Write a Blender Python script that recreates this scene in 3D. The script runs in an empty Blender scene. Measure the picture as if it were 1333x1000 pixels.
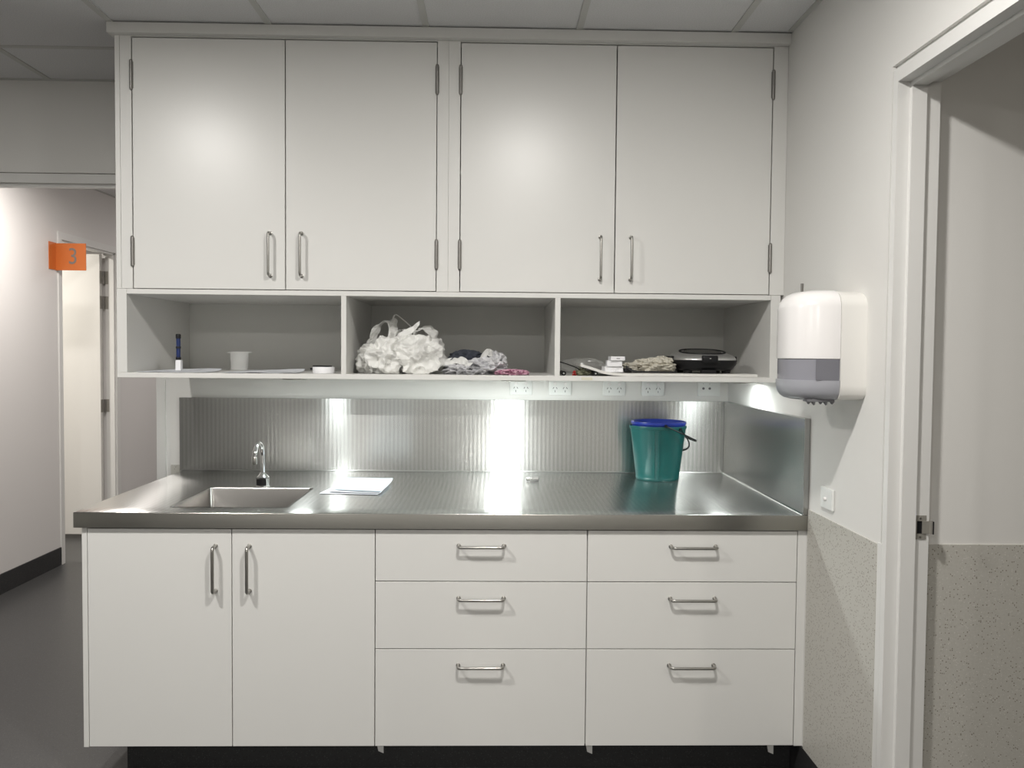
import bpy, bmesh, math, random
from mathutils import Vector, Matrix, noise
C = bpy.context.scene.collection
sc = bpy.context.scene
R = math.radians

# ------------------------------------------------------------------ camera
YAW, PITCH, ROLL, FOC, EYE = -.0223, -.0374, .0087, 1091.0, 1.487
cam = bpy.data.cameras.new('camera'); camo = bpy.data.objects.new('camera', cam); C.objects.link(camo)
cam.sensor_fit = 'HORIZONTAL'; cam.sensor_width = 36; cam.lens = 36*FOC/1333; cam.clip_start = .05
def _w(x, y, z):
    c, s = math.cos(PITCH), math.sin(PITCH); y, z = c*y-s*z, s*y+c*z
    c, s = math.cos(YAW), math.sin(YAW); return Vector((c*x-s*y, s*x+c*y, z))
_r, _u, _f = _w(math.cos(ROLL), 0, math.sin(ROLL)), _w(-math.sin(ROLL), 0, math.cos(ROLL)), _w(0, 1, 0)
camo.matrix_world = Matrix(((_r.x, _u.x, -_f.x, 0), (_r.y, _u.y, -_f.y, 0), (_r.z, _u.z, -_f.z, EYE), (0, 0, 0, 1)))
sc.camera = camo
# ------------------------------------------------------------------ world, lamps, exposure
w = bpy.data.worlds.new('world'); sc.world = w; w.use_nodes = True
w.node_tree.nodes['Background'].inputs[0].default_value = (.9, .95, 1, 1)
w.node_tree.nodes['Background'].inputs[1].default_value = .1
sc.view_settings.view_transform = 'Standard'; sc.view_settings.look = 'None'
sc.view_settings.gamma = 1; sc.view_settings.use_curve_mapping = False
sc.view_settings.exposure = 0.50
def lamp(name, loc, power, size, col=(1, .95, .88), rot=(0, 0, 0), shape='DISK', spread=180, sy=None):
    l = bpy.data.lights.new(name, 'AREA'); l.shape = shape; l.size = size
    if sy: l.size_y = sy
    l.energy = power; l.color = col; l.spread = R(spread)
    o = bpy.data.objects.new(name, l); o.location = loc; o.rotation_euler = rot; C.objects.link(o); return o
CEIL = 2.672
WARM = (1, .972, .93); COOL = (.93, 1, .99)
DOWN = [(-1.55, 1.60), (.17, 1.45), (-1.50, -1.7), (.17, -1.7)]  # first pair ahead; second pair added behind the viewer to brighten the room
DPOW = [25, 25, 24, 24]
for (x, y), p in zip(DOWN, DPOW):
    lamp('downlight_lamp', (x, y, CEIL-.012), p, .15, WARM, spread=180)
PUCK = [(-.80, 3.40), (.08, 3.40), (1.02, 3.39)]
for (x, y), p in zip(PUCK, (1.3, 6.2, 1.0)):
    lamp('puck_lamp', (x, y, 1.366), p, .085, COOL)
lamp('corridor_lamp', (-2.35, 4.75, CEIL-.012), 20, .22, (1, .95, .9), spread=170)
lamp('room_lamp', (-4.0, 5.7, CEIL-.02), 28, .15, (1, .95, .86))
lamp('corridor_lamp', (-1.7, 7.3, CEIL-.012), 10, .25, (1, .95, .92))
lamp('side_room_fill', (2.3, .2, CEIL-.012), 10, .15, (1, .93, .82))  # added fill brightening the room beyond the doorway; no fixture there

# ------------------------------------------------------------------ materials
def mat(name, col, rough=.5, metal=0, spec=.5, **k):
    m = bpy.data.materials.new(name); m.use_nodes = True
    b = m.node_tree.nodes['Principled BSDF']
    b.inputs['Base Color'].default_value = (*col, 1); b.inputs['Roughness'].default_value = rough
    b.inputs['Metallic'].default_value = metal; b.inputs['Specular IOR Level'].default_value = spec
    for kk, v in k.items(): b.inputs[kk.replace('_', ' ')].default_value = v
    return m
def N(m, t, **k):
    n = m.node_tree.nodes.new(t)
    for a, v in k.items(): setattr(n, a, v)
    return n
def L(m, a, b): m.node_tree.links.new(a, b)
def bump(m, scale=200, strength=.1, dist=.001, detail=2, stretch=None):
    b = m.node_tree.nodes['Principled BSDF']
    tc = N(m, 'ShaderNodeTexCoord'); mp = N(m, 'ShaderNodeMapping'); nz = N(m, 'ShaderNodeTexNoise'); bp = N(m, 'ShaderNodeBump')
    if stretch: mp.inputs['Scale'].default_value = stretch
    nz.inputs['Scale'].default_value = scale; nz.inputs['Detail'].default_value = detail
    bp.inputs['Strength'].default_value = strength; bp.inputs['Distance'].default_value = dist
    L(m, tc.outputs['Object'], mp.inputs[0]); L(m, mp.outputs[0], nz.inputs['Vector']); L(m, nz.outputs[0], bp.inputs['Height']); L(m, bp.outputs[0], b.inputs['Normal'])
    return nz
def tint(m, c1, c2, scale, detail=3, lo=.35, hi=.65):
    b = m.node_tree.nodes['Principled BSDF']
    tc = N(m, 'ShaderNodeTexCoord'); nz = N(m, 'ShaderNodeTexNoise'); cr = N(m, 'ShaderNodeValToRGB')
    nz.inputs['Scale'].default_value = scale; nz.inputs['Detail'].default_value = detail
    cr.color_ramp.elements[0].position = lo; cr.color_ramp.elements[1].position = hi
    cr.color_ramp.elements[0].color = (*c1, 1); cr.color_ramp.elements[1].color = (*c2, 1)
    L(m, tc.outputs['Object'], nz.inputs['Vector']); L(m, nz.outputs[0], cr.inputs[0]); L(m, cr.outputs[0], b.inputs['Base Color'])
M = {}
M['lam'] = mat('white_laminate', (.76, .755, .73), .32, spec=.5); bump(M['lam'], 900, .06, .0004)
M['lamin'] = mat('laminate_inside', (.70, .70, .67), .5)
M['wall'] = mat('wall_paint', (.75, .74, .715), .7, spec=.25); bump(M['wall'], 350, .08, .0006)
M['corr'] = mat('corridor_paint', (.72, .70, .685), .7, spec=.25); bump(M['corr'], 350, .08, .0006)
M['frame'] = mat('frame_enamel', (.74, .735, .715), .4)
M['leafp'] = mat('door_leaf_paint', (.78, .765, .73), .5)
M['tile'] = mat('ceiling_tile_mineral', (.70, .70, .70), .9, spec=.1); tint(M['tile'], (.62, .62, .62), (.72, .72, .73), 260, 4); 
M['tbar'] = mat('ceiling_grid_paint', (.52, .52, .50), .5)
M['black'] = mat('black_plastic', (.010, .010, .011), .45, spec=.3)
M['rubber'] = mat('dark_gap', (.02, .02, .02), .7)
M['chrome'] = mat('chrome', (.78, .78, .78), .08, 1)
M['satin'] = mat('satin_steel_handle', (.42, .41, .385), .3, 1)
M['hinge'] = mat('hinge_steel', (.30, .29, .275), .32, 1)
M['strike'] = mat('brushed_nickel', (.36, .345, .31), .4, .35)
M['plate'] = mat('outlet_plastic', (.80, .81, .79), .35)
M['orange'] = mat('orange_sign_acrylic', (.56, .145, .028), .4)
M['signgrey'] = mat('sign_grey_print', (.19, .16, .14), .5)
M['white_pl'] = mat('white_gloss_plastic', (.86, .84, .83), .22)
M['white_pl2'] = mat('white_satin_plastic', (.80, .785, .75), .35)
M['smoke'] = mat('smoky_grey_window', (.29, .29, .325), .18)
M['smoke2'] = mat('grey_window_dark_roll', (.20, .20, .225), .2)
M['greypl'] = mat('grey_translucent_plastic', (.38, .385, .42), .3)
M['darkgrey'] = mat('dark_grey_plastic', (.16, .16, .17), .5)
M['teal'] = mat('teal_plastic', (.005, .086, .081), .33); 
M['blue'] = mat('blue_plastic', (.010, .028, .25), .3)
M['paper'] = mat('paper', (.72, .74, .78), .7)
M['paperb'] = mat('pale_blue_paper', (.62, .71, .79), .7)
M['bag'] = mat('white_bag_film', (.78, .78, .755), .42, Subsurface_Weight=.25, Subsurface_Radius=(.02, .02, .02), Subsurface_Scale=.5); bump(M['bag'], 40, .2, .003, 2)
M['bag2'] = mat('grey_bag_film', (.62, .62, .64), .35); bump(M['bag2'], 60, .5, .003, 4)
M['navy'] = mat('dark_cloth', (.035, .04, .055), .8)
M['pink'] = mat('pink_wrapper', (.50, .22, .33), .4); tint(M['pink'], (.36, .12, .22), (.72, .48, .56), 120, 2, .42, .58)
M['navypl'] = mat('navy_plastic', (.015, .03, .12), .25)
M['clear'] = mat('clear_plastic', (.88, .89, .87), .15, Alpha=.14)
M['cloth'] = mat('beige_cloth', (.60, .57, .49), .9); bump(M['cloth'], 140, .6, .002)
M['foam'] = mat('white_foam_sheet', (.72, .71, .68), .8)
M['box'] = mat('white_card', (.86, .86, .88), .5)
M['silver'] = mat('brushed_silver', (.62, .62, .61), .3, .7)
M['tintgrey'] = mat('dark_smoked_inset', (.05, .05, .05), .2)
M['twig'] = mat('green_grey_twine', (.25, .26, .17), .8)
M['red'] = mat('red_plastic', (.5, .02, .02), .4)
M['tape'] = mat('yellowed_tape', (.70, .68, .55), .6)
M['glow'] = mat('lamp_diffuser', (1, 1, 1), .5, Emission_Color=(1, .96, .9, 1), Emission_Strength=4.0)
# speckled vinyls
def speckle(name, base, base2, dark, light, rough):
    m = mat(name, base, rough); b = m.node_tree.nodes['Principled BSDF']
    tc = N(m, 'ShaderNodeTexCoord')
    nz = N(m, 'ShaderNodeTexNoise'); nz.inputs['Scale'].default_value = 160; nz.inputs['Detail'].default_value = 3
    mx = N(m, 'ShaderNodeMix', data_type='RGBA'); mx.inputs[6].default_value = (*base, 1); mx.inputs[7].default_value = (*base2, 1)
    L(m, tc.outputs['Object'], nz.inputs['Vector']); L(m, nz.outputs[0], mx.inputs[0])
    prev = mx.outputs[2]
    for sc_, th, colr in ((190, .15, dark), (240, .12, light)):
        vo = N(m, 'ShaderNodeTexVoronoi'); vo.inputs['Scale'].default_value = sc_
        wn = N(m, 'ShaderNodeSeparateColor'); L(m, vo.outputs['Color'], wn.inputs[0])
        a = N(m, 'ShaderNodeMath', operation='LESS_THAN'); a.inputs[1].default_value = .36; L(m, vo.outputs['Distance'], a.inputs[0])
        c = N(m, 'ShaderNodeMath', operation='LESS_THAN'); c.inputs[1].default_value = th; L(m, wn.outputs[0], c.inputs[0])
        d = N(m, 'ShaderNodeMath', operation='MULTIPLY'); L(m, a.outputs[0], d.inputs[0]); L(m, c.outputs[0], d.inputs[1])
        m2 = N(m, 'ShaderNodeMix', data_type='RGBA'); m2.inputs[7].default_value = (*colr, 1)
        L(m, tc.outputs['Object'], vo.inputs['Vector']); L(m, d.outputs[0], m2.inputs[0]); L(m, prev, m2.inputs[6]); prev = m2.outputs[2]
    L(m, prev, b.inputs['Base Color']); return m
M['wains'] = speckle('speckled_grey_vinyl', (.47, .455, .41), (.56, .545, .505), (.25, .225, .185), (.64, .62, .58), .45)
M['floor'] = speckle('charcoal_vinyl_floor', (.048, .048, .047), (.066, .066, .066), (.028, .028, .028), (.12, .12, .12), .36)
M['skirt'] = speckle('black_vinyl_skirting', (.020, .020, .021), (.030, .030, .031), (.012, .012, .012), (.07, .07, .07), .42)
# brushed steel: grain runs along the sheet, faint upright bands in colour and bump
def steel(name, rough=.20, ribs=True, aniso=.86, col=(.58, .58, .565), rot=.25):
    m = mat(name, col, rough, 1); b = m.node_tree.nodes['Principled BSDF']
    b.inputs['Anisotropic'].default_value = aniso; b.inputs['Anisotropic Rotation'].default_value = rot
    tg = N(m, 'ShaderNodeTangent', direction_type='UV_MAP'); tg.uv_map = 'UVMap'
    L(m, tg.outputs[0], b.inputs['Tangent'])
    uv = N(m, 'ShaderNodeUVMap', uv_map='UVMap')
    last = None
    if ribs:
        wv = N(m, 'ShaderNodeTexWave', wave_type='BANDS', bands_direction='X'); wv.inputs['Scale'].default_value = 16.6
        wv.inputs['Distortion'].default_value = 0
        L(m, uv.outputs[0], wv.inputs['Vector'])
        b2 = N(m, 'ShaderNodeBump'); b2.inputs['Strength'].default_value = .5; b2.inputs['Distance'].default_value = .00014
        cr = N(m, 'ShaderNodeMix', data_type='RGBA'); cr.inputs[6].default_value = (*[c*.92 for c in col], 1); cr.inputs[7].default_value = (*[c*1.07 for c in col], 1)
        L(m, wv.outputs[1], cr.inputs[0]); L(m, cr.outputs[2], b.inputs['Base Color'])
        L(m, wv.outputs[1], b2.inputs['Height']); last = b2
    if last: L(m, last.outputs[0], b.inputs['Normal'])
    return m
M['steel'] = steel('brushed_steel_banded')
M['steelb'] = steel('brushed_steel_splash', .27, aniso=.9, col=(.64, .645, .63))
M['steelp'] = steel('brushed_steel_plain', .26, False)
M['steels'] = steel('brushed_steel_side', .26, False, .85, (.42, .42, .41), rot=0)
M['edge'] = steel('brushed_steel_edge_floor_reflection', .3, False, .6, (.36, .352, .325))  # darker, browner steel: the floor's reflection is put into the colour
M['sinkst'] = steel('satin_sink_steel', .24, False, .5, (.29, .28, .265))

# ------------------------------------------------------------------ mesh helpers
WL = {}
def wl(o):
    while o.parent: o = o.parent
    return WL.get(o.name, Vector((0, 0, 0)))
def uvbox(bm):
    uv = bm.loops.layers.uv.get('UVMap') or bm.loops.layers.uv.new('UVMap')
    for f in bm.faces:
        n = f.normal; a = max(range(3), key=lambda i: abs(n[i]))
        for l in f.loops:
            c = l.vert.co
            l[uv].uv = (c.y, c.z) if a == 0 else ((c.x, c.z) if a == 1 else (c.x, c.y))
def obj(name, bm, m, parent=None, smooth=False, label=None, uv=False):
    bmesh.ops.recalc_face_normals(bm, faces=bm.faces)
    if uv: uvbox(bm)
    off = wl(parent) if parent else Vector((0, 0, 0))
    if off.length: bmesh.ops.translate(bm, verts=bm.verts, vec=-off)
    me = bpy.data.meshes.new(name); bm.to_mesh(me); bm.free()
    if smooth:
        me.polygons.foreach_set('use_smooth', [True]*len(me.polygons))
        try: me.set_sharp_from_angle(angle=R(38))
        except Exception: pass
    for mm in (m if isinstance(m, (list, tuple)) else [m]): me.materials.append(mm)
    o = bpy.data.objects.new(name, me); C.objects.link(o)
    if parent: o.parent = parent
    if label: o['label'] = label
    return o
def thing(name, label, cat, loc=(0, 0, 0), group=None):
    o = bpy.data.objects.new(name, None); C.objects.link(o); o.location = loc; o.empty_display_size = .05
    WL[o.name] = Vector(loc); o['label'] = label; o['category'] = cat
    if group: o['group'] = group
    return o
def tag(o, label, cat, group=None, kind=None):
    o['label'] = label; o['category'] = cat
    if group: o['group'] = group
    if kind: o['kind'] = kind
    return o
def origin(o, loc):
    """put a single-mesh thing's origin at its base"""
    loc = Vector(loc); o.data.transform(Matrix.Translation(-loc)); o.location = loc; WL[o.name] = loc; return o
def struct(name, bm, m, parent=None, **k):
    o = obj(name, bm, m, parent, **k)
    if not parent: o['kind'] = 'structure'
    return o
def box(bm, x0, x1, y0, y1, z0, z1, bev=0, seg=2):
    vs = [bm.verts.new((x, y, z)) for z in (z0, z1) for y in (y0, y1) for x in (x0, x1)]
    fs = [bm.faces.new([vs[i] for i in q]) for q in ((0, 2, 3, 1), (4, 5, 7, 6), (0, 1, 5, 4), (2, 6, 7, 3), (0, 4, 6, 2), (1, 3, 7, 5))]
    if bev: bmesh.ops.bevel(bm, geom=list({e for f in fs for e in f.edges}), offset=bev, segments=seg, affect='EDGES', profile=.5)
def B(*a, **k):
    bm = bmesh.new(); box(bm, *a, **k); return bm
def Bs(*bs):
    bm = bmesh.new()
    for b in bs: box(bm, *b)
    return bm
def fillet(pts, r, n=6):
    pts = [Vector(p) for p in pts]; out = [pts[0]]
    for i in range(1, len(pts)-1):
        a, b, c = pts[i-1], pts[i], pts[i+1]; u = (a-b).normalized(); v = (c-b).normalized()
        ang = u.angle(v); d = min(r/math.tan(ang/2), (a-b).length*.49, (c-b).length*.49)
        p0, p1 = b+u*d, b+v*d
        for k in range(n+1):
            t = k/n; out.append(p0*(1-t)**2+b*2*t*(1-t)+p1*t*t)
    out.append(pts[-1]); return out
def tube(bm, pts, r, seg=10, cap=True, ry=None):
    pts = [Vector(p) for p in pts]; rings = []
    t0 = (pts[1]-pts[0]).normalized(); up = Vector((0, 0, 1)) if abs(t0.z) < .9 else Vector((0, 1, 0))
    nrm = t0.cross(up).normalized()
    for i, p in enumerate(pts):
        t = (pts[min(i+1, len(pts)-1)]-pts[max(i-1, 0)]).normalized()
        nrm = (nrm-t*nrm.dot(t)).normalized(); bn = t.cross(nrm)
        rr = r[i] if isinstance(r, (list, tuple)) else r; r2 = ry if ry else rr
        rings.append([bm.verts.new(p+nrm*math.cos(2*math.pi*k/seg)*rr+bn*math.sin(2*math.pi*k/seg)*r2) for k in range(seg)])
    for a, b in zip(rings, rings[1:]):
        for k in range(seg): bm.faces.new((a[k], a[(k+1) % seg], b[(k+1) % seg], b[k]))
    if cap: bm.faces.new(rings[0][::-1]); bm.faces.new(rings[-1])
def T(pts, r, seg=10, **k):
    bm = bmesh.new(); tube(bm, pts, r, seg, **k); return bm
def lathe(bm, prof, c, seg=32, axis='Z', cap0=True, cap1=True):
    c = Vector(c); rings = []
    for r, h in prof:
        ring = []
        for k in range(seg):
            a = 2*math.pi*k/seg; x, y = r*math.cos(a), r*math.sin(a)
            v = {'Z': (x, y, h), 'X': (h, x, y), 'Y': (x, h, y)}[axis]
            ring.append(bm.verts.new(c+Vector(v)))
        rings.append(ring)
    for a, b in zip(rings, rings[1:]):
        for k in range(seg): bm.faces.new((a[k], a[(k+1) % seg], b[(k+1) % seg], b[k]))
    if cap0: bm.faces.new(rings[0][::-1])
    if cap1: bm.faces.new(rings[-1])
def Lt(prof, c, seg=32, axis='Z', **k):
    bm = bmesh.new(); lathe(bm, prof, c, seg, axis, **k); return bm
def rings_mesh(rings, cap0=True, cap1=True):
    bm = bmesh.new(); rs = [[bm.verts.new(p) for p in r] for r in rings]; n = len(rs[0])
    for a, b in zip(rs, rs[1:]):
        for k in range(n): bm.faces.new((a[k], a[(k+1) % n], b[(k+1) % n], b[k]))
    if cap0: bm.faces.new(rs[0][::-1])
    if cap1: bm.faces.new(rs[-1])
    return bm
def rrect(x0, x1, y0, y1, z, r, n=5):
    out = []
    for cx, cy, a0 in ((x1-r, y1-r, 0), (x0+r, y1-r, 90), (x0+r, y0+r, 180), (x1-r, y0+r, 270)):
        for k in range(n+1):
            a = R(a0+90*k/n); out.append((cx+r*math.cos(a), cy+r*math.sin(a), z))
    return out
def sell(cx, cy, z, ax, ay, n=2.6, seg=48):
    out = []
    for k in range(seg):
        a = 2*math.pi*k/seg; c, s = math.cos(a), math.sin(a)
        out.append((cx+ax*math.copysign(abs(c)**(2/n), c), cy+ay*math.copysign(abs(s)**(2/n), s), z))
    return out
def ridge(p, octs=2):
    v, a, f = 0, 1, 1
    for _ in range(octs):
        v += a*(1-2.4*abs(noise.noise(p*f))); a *= .42; f *= 2.3
    return v
def crumple(bm, c, d, seed, amp=.2, freq=2.0, sub=5, floor=None, shape=2.4):
    """a lump with creases; d = half sizes"""
    c = Vector(c); r = bmesh.ops.create_icosphere(bm, subdivisions=sub, radius=1); off = Vector((seed*7.3, seed*3.1, seed*5.7))
    for v in r['verts']:
        p = v.co.copy(); k = (abs(p.x)**shape+abs(p.y)**shape+abs(p.z)**shape)**(-1/shape); q = p*k
        q = q*(1+amp*(ridge(p*freq+off)-.55)+.035*noise.noise(p*9+off))
        v.co = c+Vector((q.x*d[0], q.y*d[1], q.z*d[2]))
        if floor is not None and v.co.z < floor: v.co.z = floor+.0004*abs(noise.noise(p*9))
def ribbon(bm, pts, wdir, width, thick=.0012, rough=.0, seed=0, nw=5, wprof=None):
    """a strip of film or paper following pts; wdir = direction of its width"""
    pts = [Vector(p) for p in pts]; wd = Vector(wdir).normalized(); top, bot = [], []
    for i, p in enumerate(pts):
        t = (pts[min(i+1, len(pts)-1)]-pts[max(i-1, 0)]).normalized(); n = t.cross(wd).normalized()
        wf = width*(wprof[i] if wprof else 1); ra, rb = [], []
        for k in range(nw):
            q = p+wd*wf*(k/(nw-1)-.5)
            if rough: q += n*rough*noise.noise(q*45+Vector((seed, 0, 0)))+wd*rough*.6*noise.noise(q*30+Vector((0, seed, 9)))
            ra.append(bm.verts.new(q+n*thick/2)); rb.append(bm.verts.new(q-n*thick/2))
        top.append(ra); bot.append(rb)
    m = len(pts)
    for i in range(m-1):
        for k in range(nw-1):
            bm.faces.new((top[i][k], top[i][k+1], top[i+1][k+1], top[i+1][k])); bm.faces.new((bot[i][k], bot[i+1][k], bot[i+1][k+1], bot[i][k+1]))
        bm.faces.new((top[i][0], top[i+1][0], bot[i+1][0], bot[i][0])); bm.faces.new((top[i][-1], bot[i][-1], bot[i+1][-1], top[i+1][-1]))
    for i in (0, m-1):
        for k in range(nw-1): bm.faces.new((top[i][k], bot[i][k], bot[i][k+1], top[i][k+1]))
def spline(pts, n=8):
    pts = [Vector(p) for p in pts]; P = [pts[0]]+pts+[pts[-1]]; out = []
    for i in range(1, len(P)-2):
        for k in range(n):
            t = k/n; a, b, c, d = P[i-1], P[i], P[i+1], P[i+2]
            out.append(.5*((2*b)+(c-a)*t+(2*a-5*b+4*c-d)*t*t+(3*b-a-3*c+d)*t**3))
    out.append(P[-2]); return out
def sheet(quad, z0, thick=.0008, wave=.003, seed=0, n=14, curl=0):
    """a sheet of paper lying at z0; quad = 4 corners (x, y)"""
    bm = bmesh.new(); q = [Vector((*p, 0)) for p in quad]; g = []
    for i in range(n+1):
        row = []
        for j in range(n+1):
            u, v = i/n, j/n; p = (q[0]*(1-u)+q[1]*u)*(1-v)+(q[3]*(1-u)+q[2]*u)*v
            h = wave*(.5+.5*noise.noise(Vector((p.x*14+seed, p.y*14, seed))))+curl*max(0, u-.75)**2*10*(.3+v)
            row.append((p.x, p.y, z0+h))
        g.append(row)
    top = [[bm.verts.new((x, y, z+thick)) for x, y, z in r] for r in g]; bot = [[bm.verts.new(p) for p in r] for r in g]
    for i in range(n):
        for j in range(n):
            bm.faces.new((top[i][j], top[i+1][j], top[i+1][j+1], top[i][j+1])); bm.faces.new((bot[i][j], bot[i][j+1], bot[i+1][j+1], bot[i+1][j]))
        for j in (0, n):
            bm.faces.new((top[i][j], bot[i][j], bot[i+1][j], top[i+1][j])); bm.faces.new((top[j][i], top[j][i+1], bot[j][i+1], bot[j][i]))
    return bm
def text_bm(s, size, ext, M4):
    cu = bpy.data.curves.new('lettering', 'FONT'); cu.body = s; cu.size = size; cu.extrude = ext; cu.offset = .0
    cu.align_x = 'CENTER'; cu.align_y = 'CENTER'; cu.resolution_u = 6
    o = bpy.data.objects.new('lettering', cu); C.objects.link(o); dg = bpy.context.evaluated_depsgraph_get(); dg.update()
    me = bpy.data.meshes.new_from_object(o.evaluated_get(dg)); bm = bmesh.new(); bm.from_mesh(me)
    bpy.data.objects.remove(o); bpy.data.meshes.remove(me); bpy.data.curves.remove(cu)
    bmesh.ops.transform(bm, matrix=M4, verts=bm.verts); return bm

# ================================================================== the setting
XW, YW = 1.089, 3.861          # right wall face, back wall face
H_ = CEIL
struct('floor', B(-5.7, 4.0, -5.7, 9.2, -.06, 0), M['floor'])
# ceiling of the main room: tiles in an exposed grid
cl = struct('ceiling', B(-4.8, 4.0, -5.7, 9.2, CEIL+.03, CEIL+.08), M['tile'])
gx = [-4.825, -4.254, -3.683, -3.112, -2.541, -1.971, -1.400, -.828, -.257, .306, .877, XW]
gy = [-5.77, -4.625, -3.48, -2.335, -1.19, -.045, 1.10, 2.245, 3.39, YW]
tiles = {}
for i in range(len(gx)-1):
    for j in range(len(gy)-1):
        x0, x1, y0, y1 = gx[i]+.011, gx[i+1]-(.011 if i < 10 else .0), gy[j]+.011, gy[j+1]-(.011 if j < 8 else 0)
        key = (round(x1-x0, 3), round(y1-y0, 3))
        if key not in tiles:
            o = obj('ceiling_tile', B(0, x1-x0, 0, y1-y0, 0, .015, bev=.001), M['tile'], cl); tiles[key] = o.data
        else:
            o = bpy.data.objects.new('ceiling_tile', tiles[key]); C.objects.link(o); o.parent = cl
        o.location = (x0, y0, CEIL+.004)
for x in gx[:-1]: obj('grid_bar', B(x-.012, x+.012, -5.6, YW, CEIL, CEIL+.006), M['tbar'], cl)
for y in gy[:-1]: obj('grid_bar', B(-4.7, XW, y-.012, y+.012, CEIL+.0005, CEIL+.0065), M['tbar'], cl)
obj('edge_angle', B(XW-.018, XW, -5.6, 3.1, CEIL-.0005, CEIL+.006), M['tbar'], cl)
obj('edge_angle', B(-4.7, -1.40, 3.782, 3.80, CEIL-.0005, CEIL+.006), M['tbar'], cl)
c2 = struct('ceiling', B(-2.97, -.9, 3.88, 9.0, CEIL, CEIL+.02), M['tile'])
for y in (4.4, 5.6, 6.8, 8.0): obj('grid_bar', B(-2.97, -.9, y-.012, y+.012, CEIL-.003, CEIL), M['tbar'], c2)
obj('edge_angle', B(-2.97, -2.95, 3.88, 9, CEIL-.004, CEIL), M['tbar'], c2)
# back wall with its stub end beside the opening
wb = struct('wall_back', B(-1.478, 1.2, YW, YW+.10, 0, H_), M['wall'])
obj('wainscot', B(-1.473, -1.434, YW-.004, YW, .12, .960), M['wains'], wb)
bh = struct('wall_back', Bs((-4.7, -1.478, 3.80, 3.88, 2.268, H_), (-4.7, -1.478, 3.815, 3.88, 2.262, 2.268)), M['wall'])
struct('wall_back', B(-4.7, -2.80, 3.80, 3.88, 0, 2.262), M['wall'])
# frame of the corridor opening
fr = thing('trim_1', '', '', (-2.1, 3.84, 0))
for k in ('label', 'category'): del fr[k]
fr['kind'] = 'structure'
obj('head', Bs((-2.80, -1.478, 3.790, 3.885, 2.222, 2.262), (-2.77, -1.5, 3.815, 3.85, 2.208, 2.222)), M['frame'], fr)
obj('jamb', Bs((-1.536, -1.496, 3.852, 3.975, 0, 2.222), (-1.496, -1.478, 3.862, 3.97, 0, 2.222), (-1.548, -1.536, 3.89, 3.93, 0, 2.21)), M['frame'], fr)
obj('jamb', B(-2.80, -2.77, 3.79, 3.885, 0, 2.222), M['frame'], fr)
obj('strike_plate', B(-1.5375, -1.5360, 3.858, 3.885, 1.01, 1.10), M['rubber'], fr)
# right wall with the doorway
wr = struct('wall_right', Bs((XW, XW+.11, 2.308, YW+.1, 0, H_), (XW, XW+.11, -5.7, 2.308, 2.280, H_), (XW, XW+.11, -5.7, 1.34, 0, 2.280)), M['wall'])
obj('wainscot', B(XW-.004, XW, 2.322, 2.840, .12, .957), M['wains'], wr)
obj('wainscot', B(XW-.004, XW, -5.6, 1.33, .12, .957), M['wains'], wr)
struct('baseboard_right', Bs((XW-.006, XW, 2.322, 3.0, 0, .1215), (XW-.006, XW, -5.6, 1.33, 0, .12)), M['skirt'])
d1 = thing('door_1', '', '', (1.14, 1.8, 0))
for k in ('label', 'category'): del d1[k]
d1['kind'] = 'structure'
obj('jamb', Bs((1.083, 1.20, 2.262, 2.288, 0, 2.262), (1.100, 1.20, 2.288, 2.308, 0, 2.28)), M['frame'], d1)
obj('jamb', Bs((1.083, 1.20, 1.36, 1.386, 0, 2.262), (1.100, 1.20, 1.34, 1.36, 0, 2.28)), M['frame'], d1)
obj('head', Bs((1.083, 1.20, 1.386, 2.262, 2.226, 2.262), (1.100, 1.20, 1.36, 2.288, 2.262, 2.28)), M['frame'], d1)
obj('door_stop', Bs((1.117, 1.157, 2.249, 2.262, 0, 2.226), (1.117, 1.157, 1.386, 1.399, 0, 2.226), (1.117, 1.157, 1.399, 2.249, 2.213, 2.226)), M['frame'], d1)
obj('trim_strip', B(1.0865, XW, 2.296, 2.322, .12, .962), M['frame'], d1)
sp = obj('strike_plate', Bs((1.160, 1.192, 2.2600, 2.262, .984, .9995), (1.160, 1.192, 2.2600, 2.262, 1.0345, 1.050), (1.160, 1.166, 2.260, 2.262, .9995, 1.0345),
    (1.180, 1.2035, 2.2585, 2.262, .9995, 1.0345), (1.2005, 1.2055, 2.252, 2.262, .9995, 1.0345)), M['strike'], d1)
obj('latch_hole', B(1.166, 1.180, 2.2612, 2.2625, .9995, 1.0345), M['black'], sp)
obj('lip_edge', B(1.2055, 1.2085, 2.250, 2.262, .9995, 1.0345), M['black'], sp)
for z in (.9915, 1.0425): obj('screw', Lt([(.003, 0), (.003, -.0012), (.0015, -.0016)], (1.175, 2.2602, z), 10, 'Y'), M['satin'], sp)
# the room beyond the doorway
wf = struct('wall_far', B(1.2, 3.6, 2.302, 2.40, 0, H_), M['wall'])
obj('wainscot', B(1.2, 3.5, 2.298, 2.302, .12, .961), M['wains'], wf)
struct('wall_far', B(3.5, 3.6, -5.7, 2.4, 0, H_), M['wall'])
# rest of the main room
struct('wall_left', B(-4.8, -4.7, -5.7, 3.9, 0, H_), M['wall'])
struct('wall_front', B(-4.8, 3.6, -3.3, -3.2, 0, H_), M['wall'])
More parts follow.
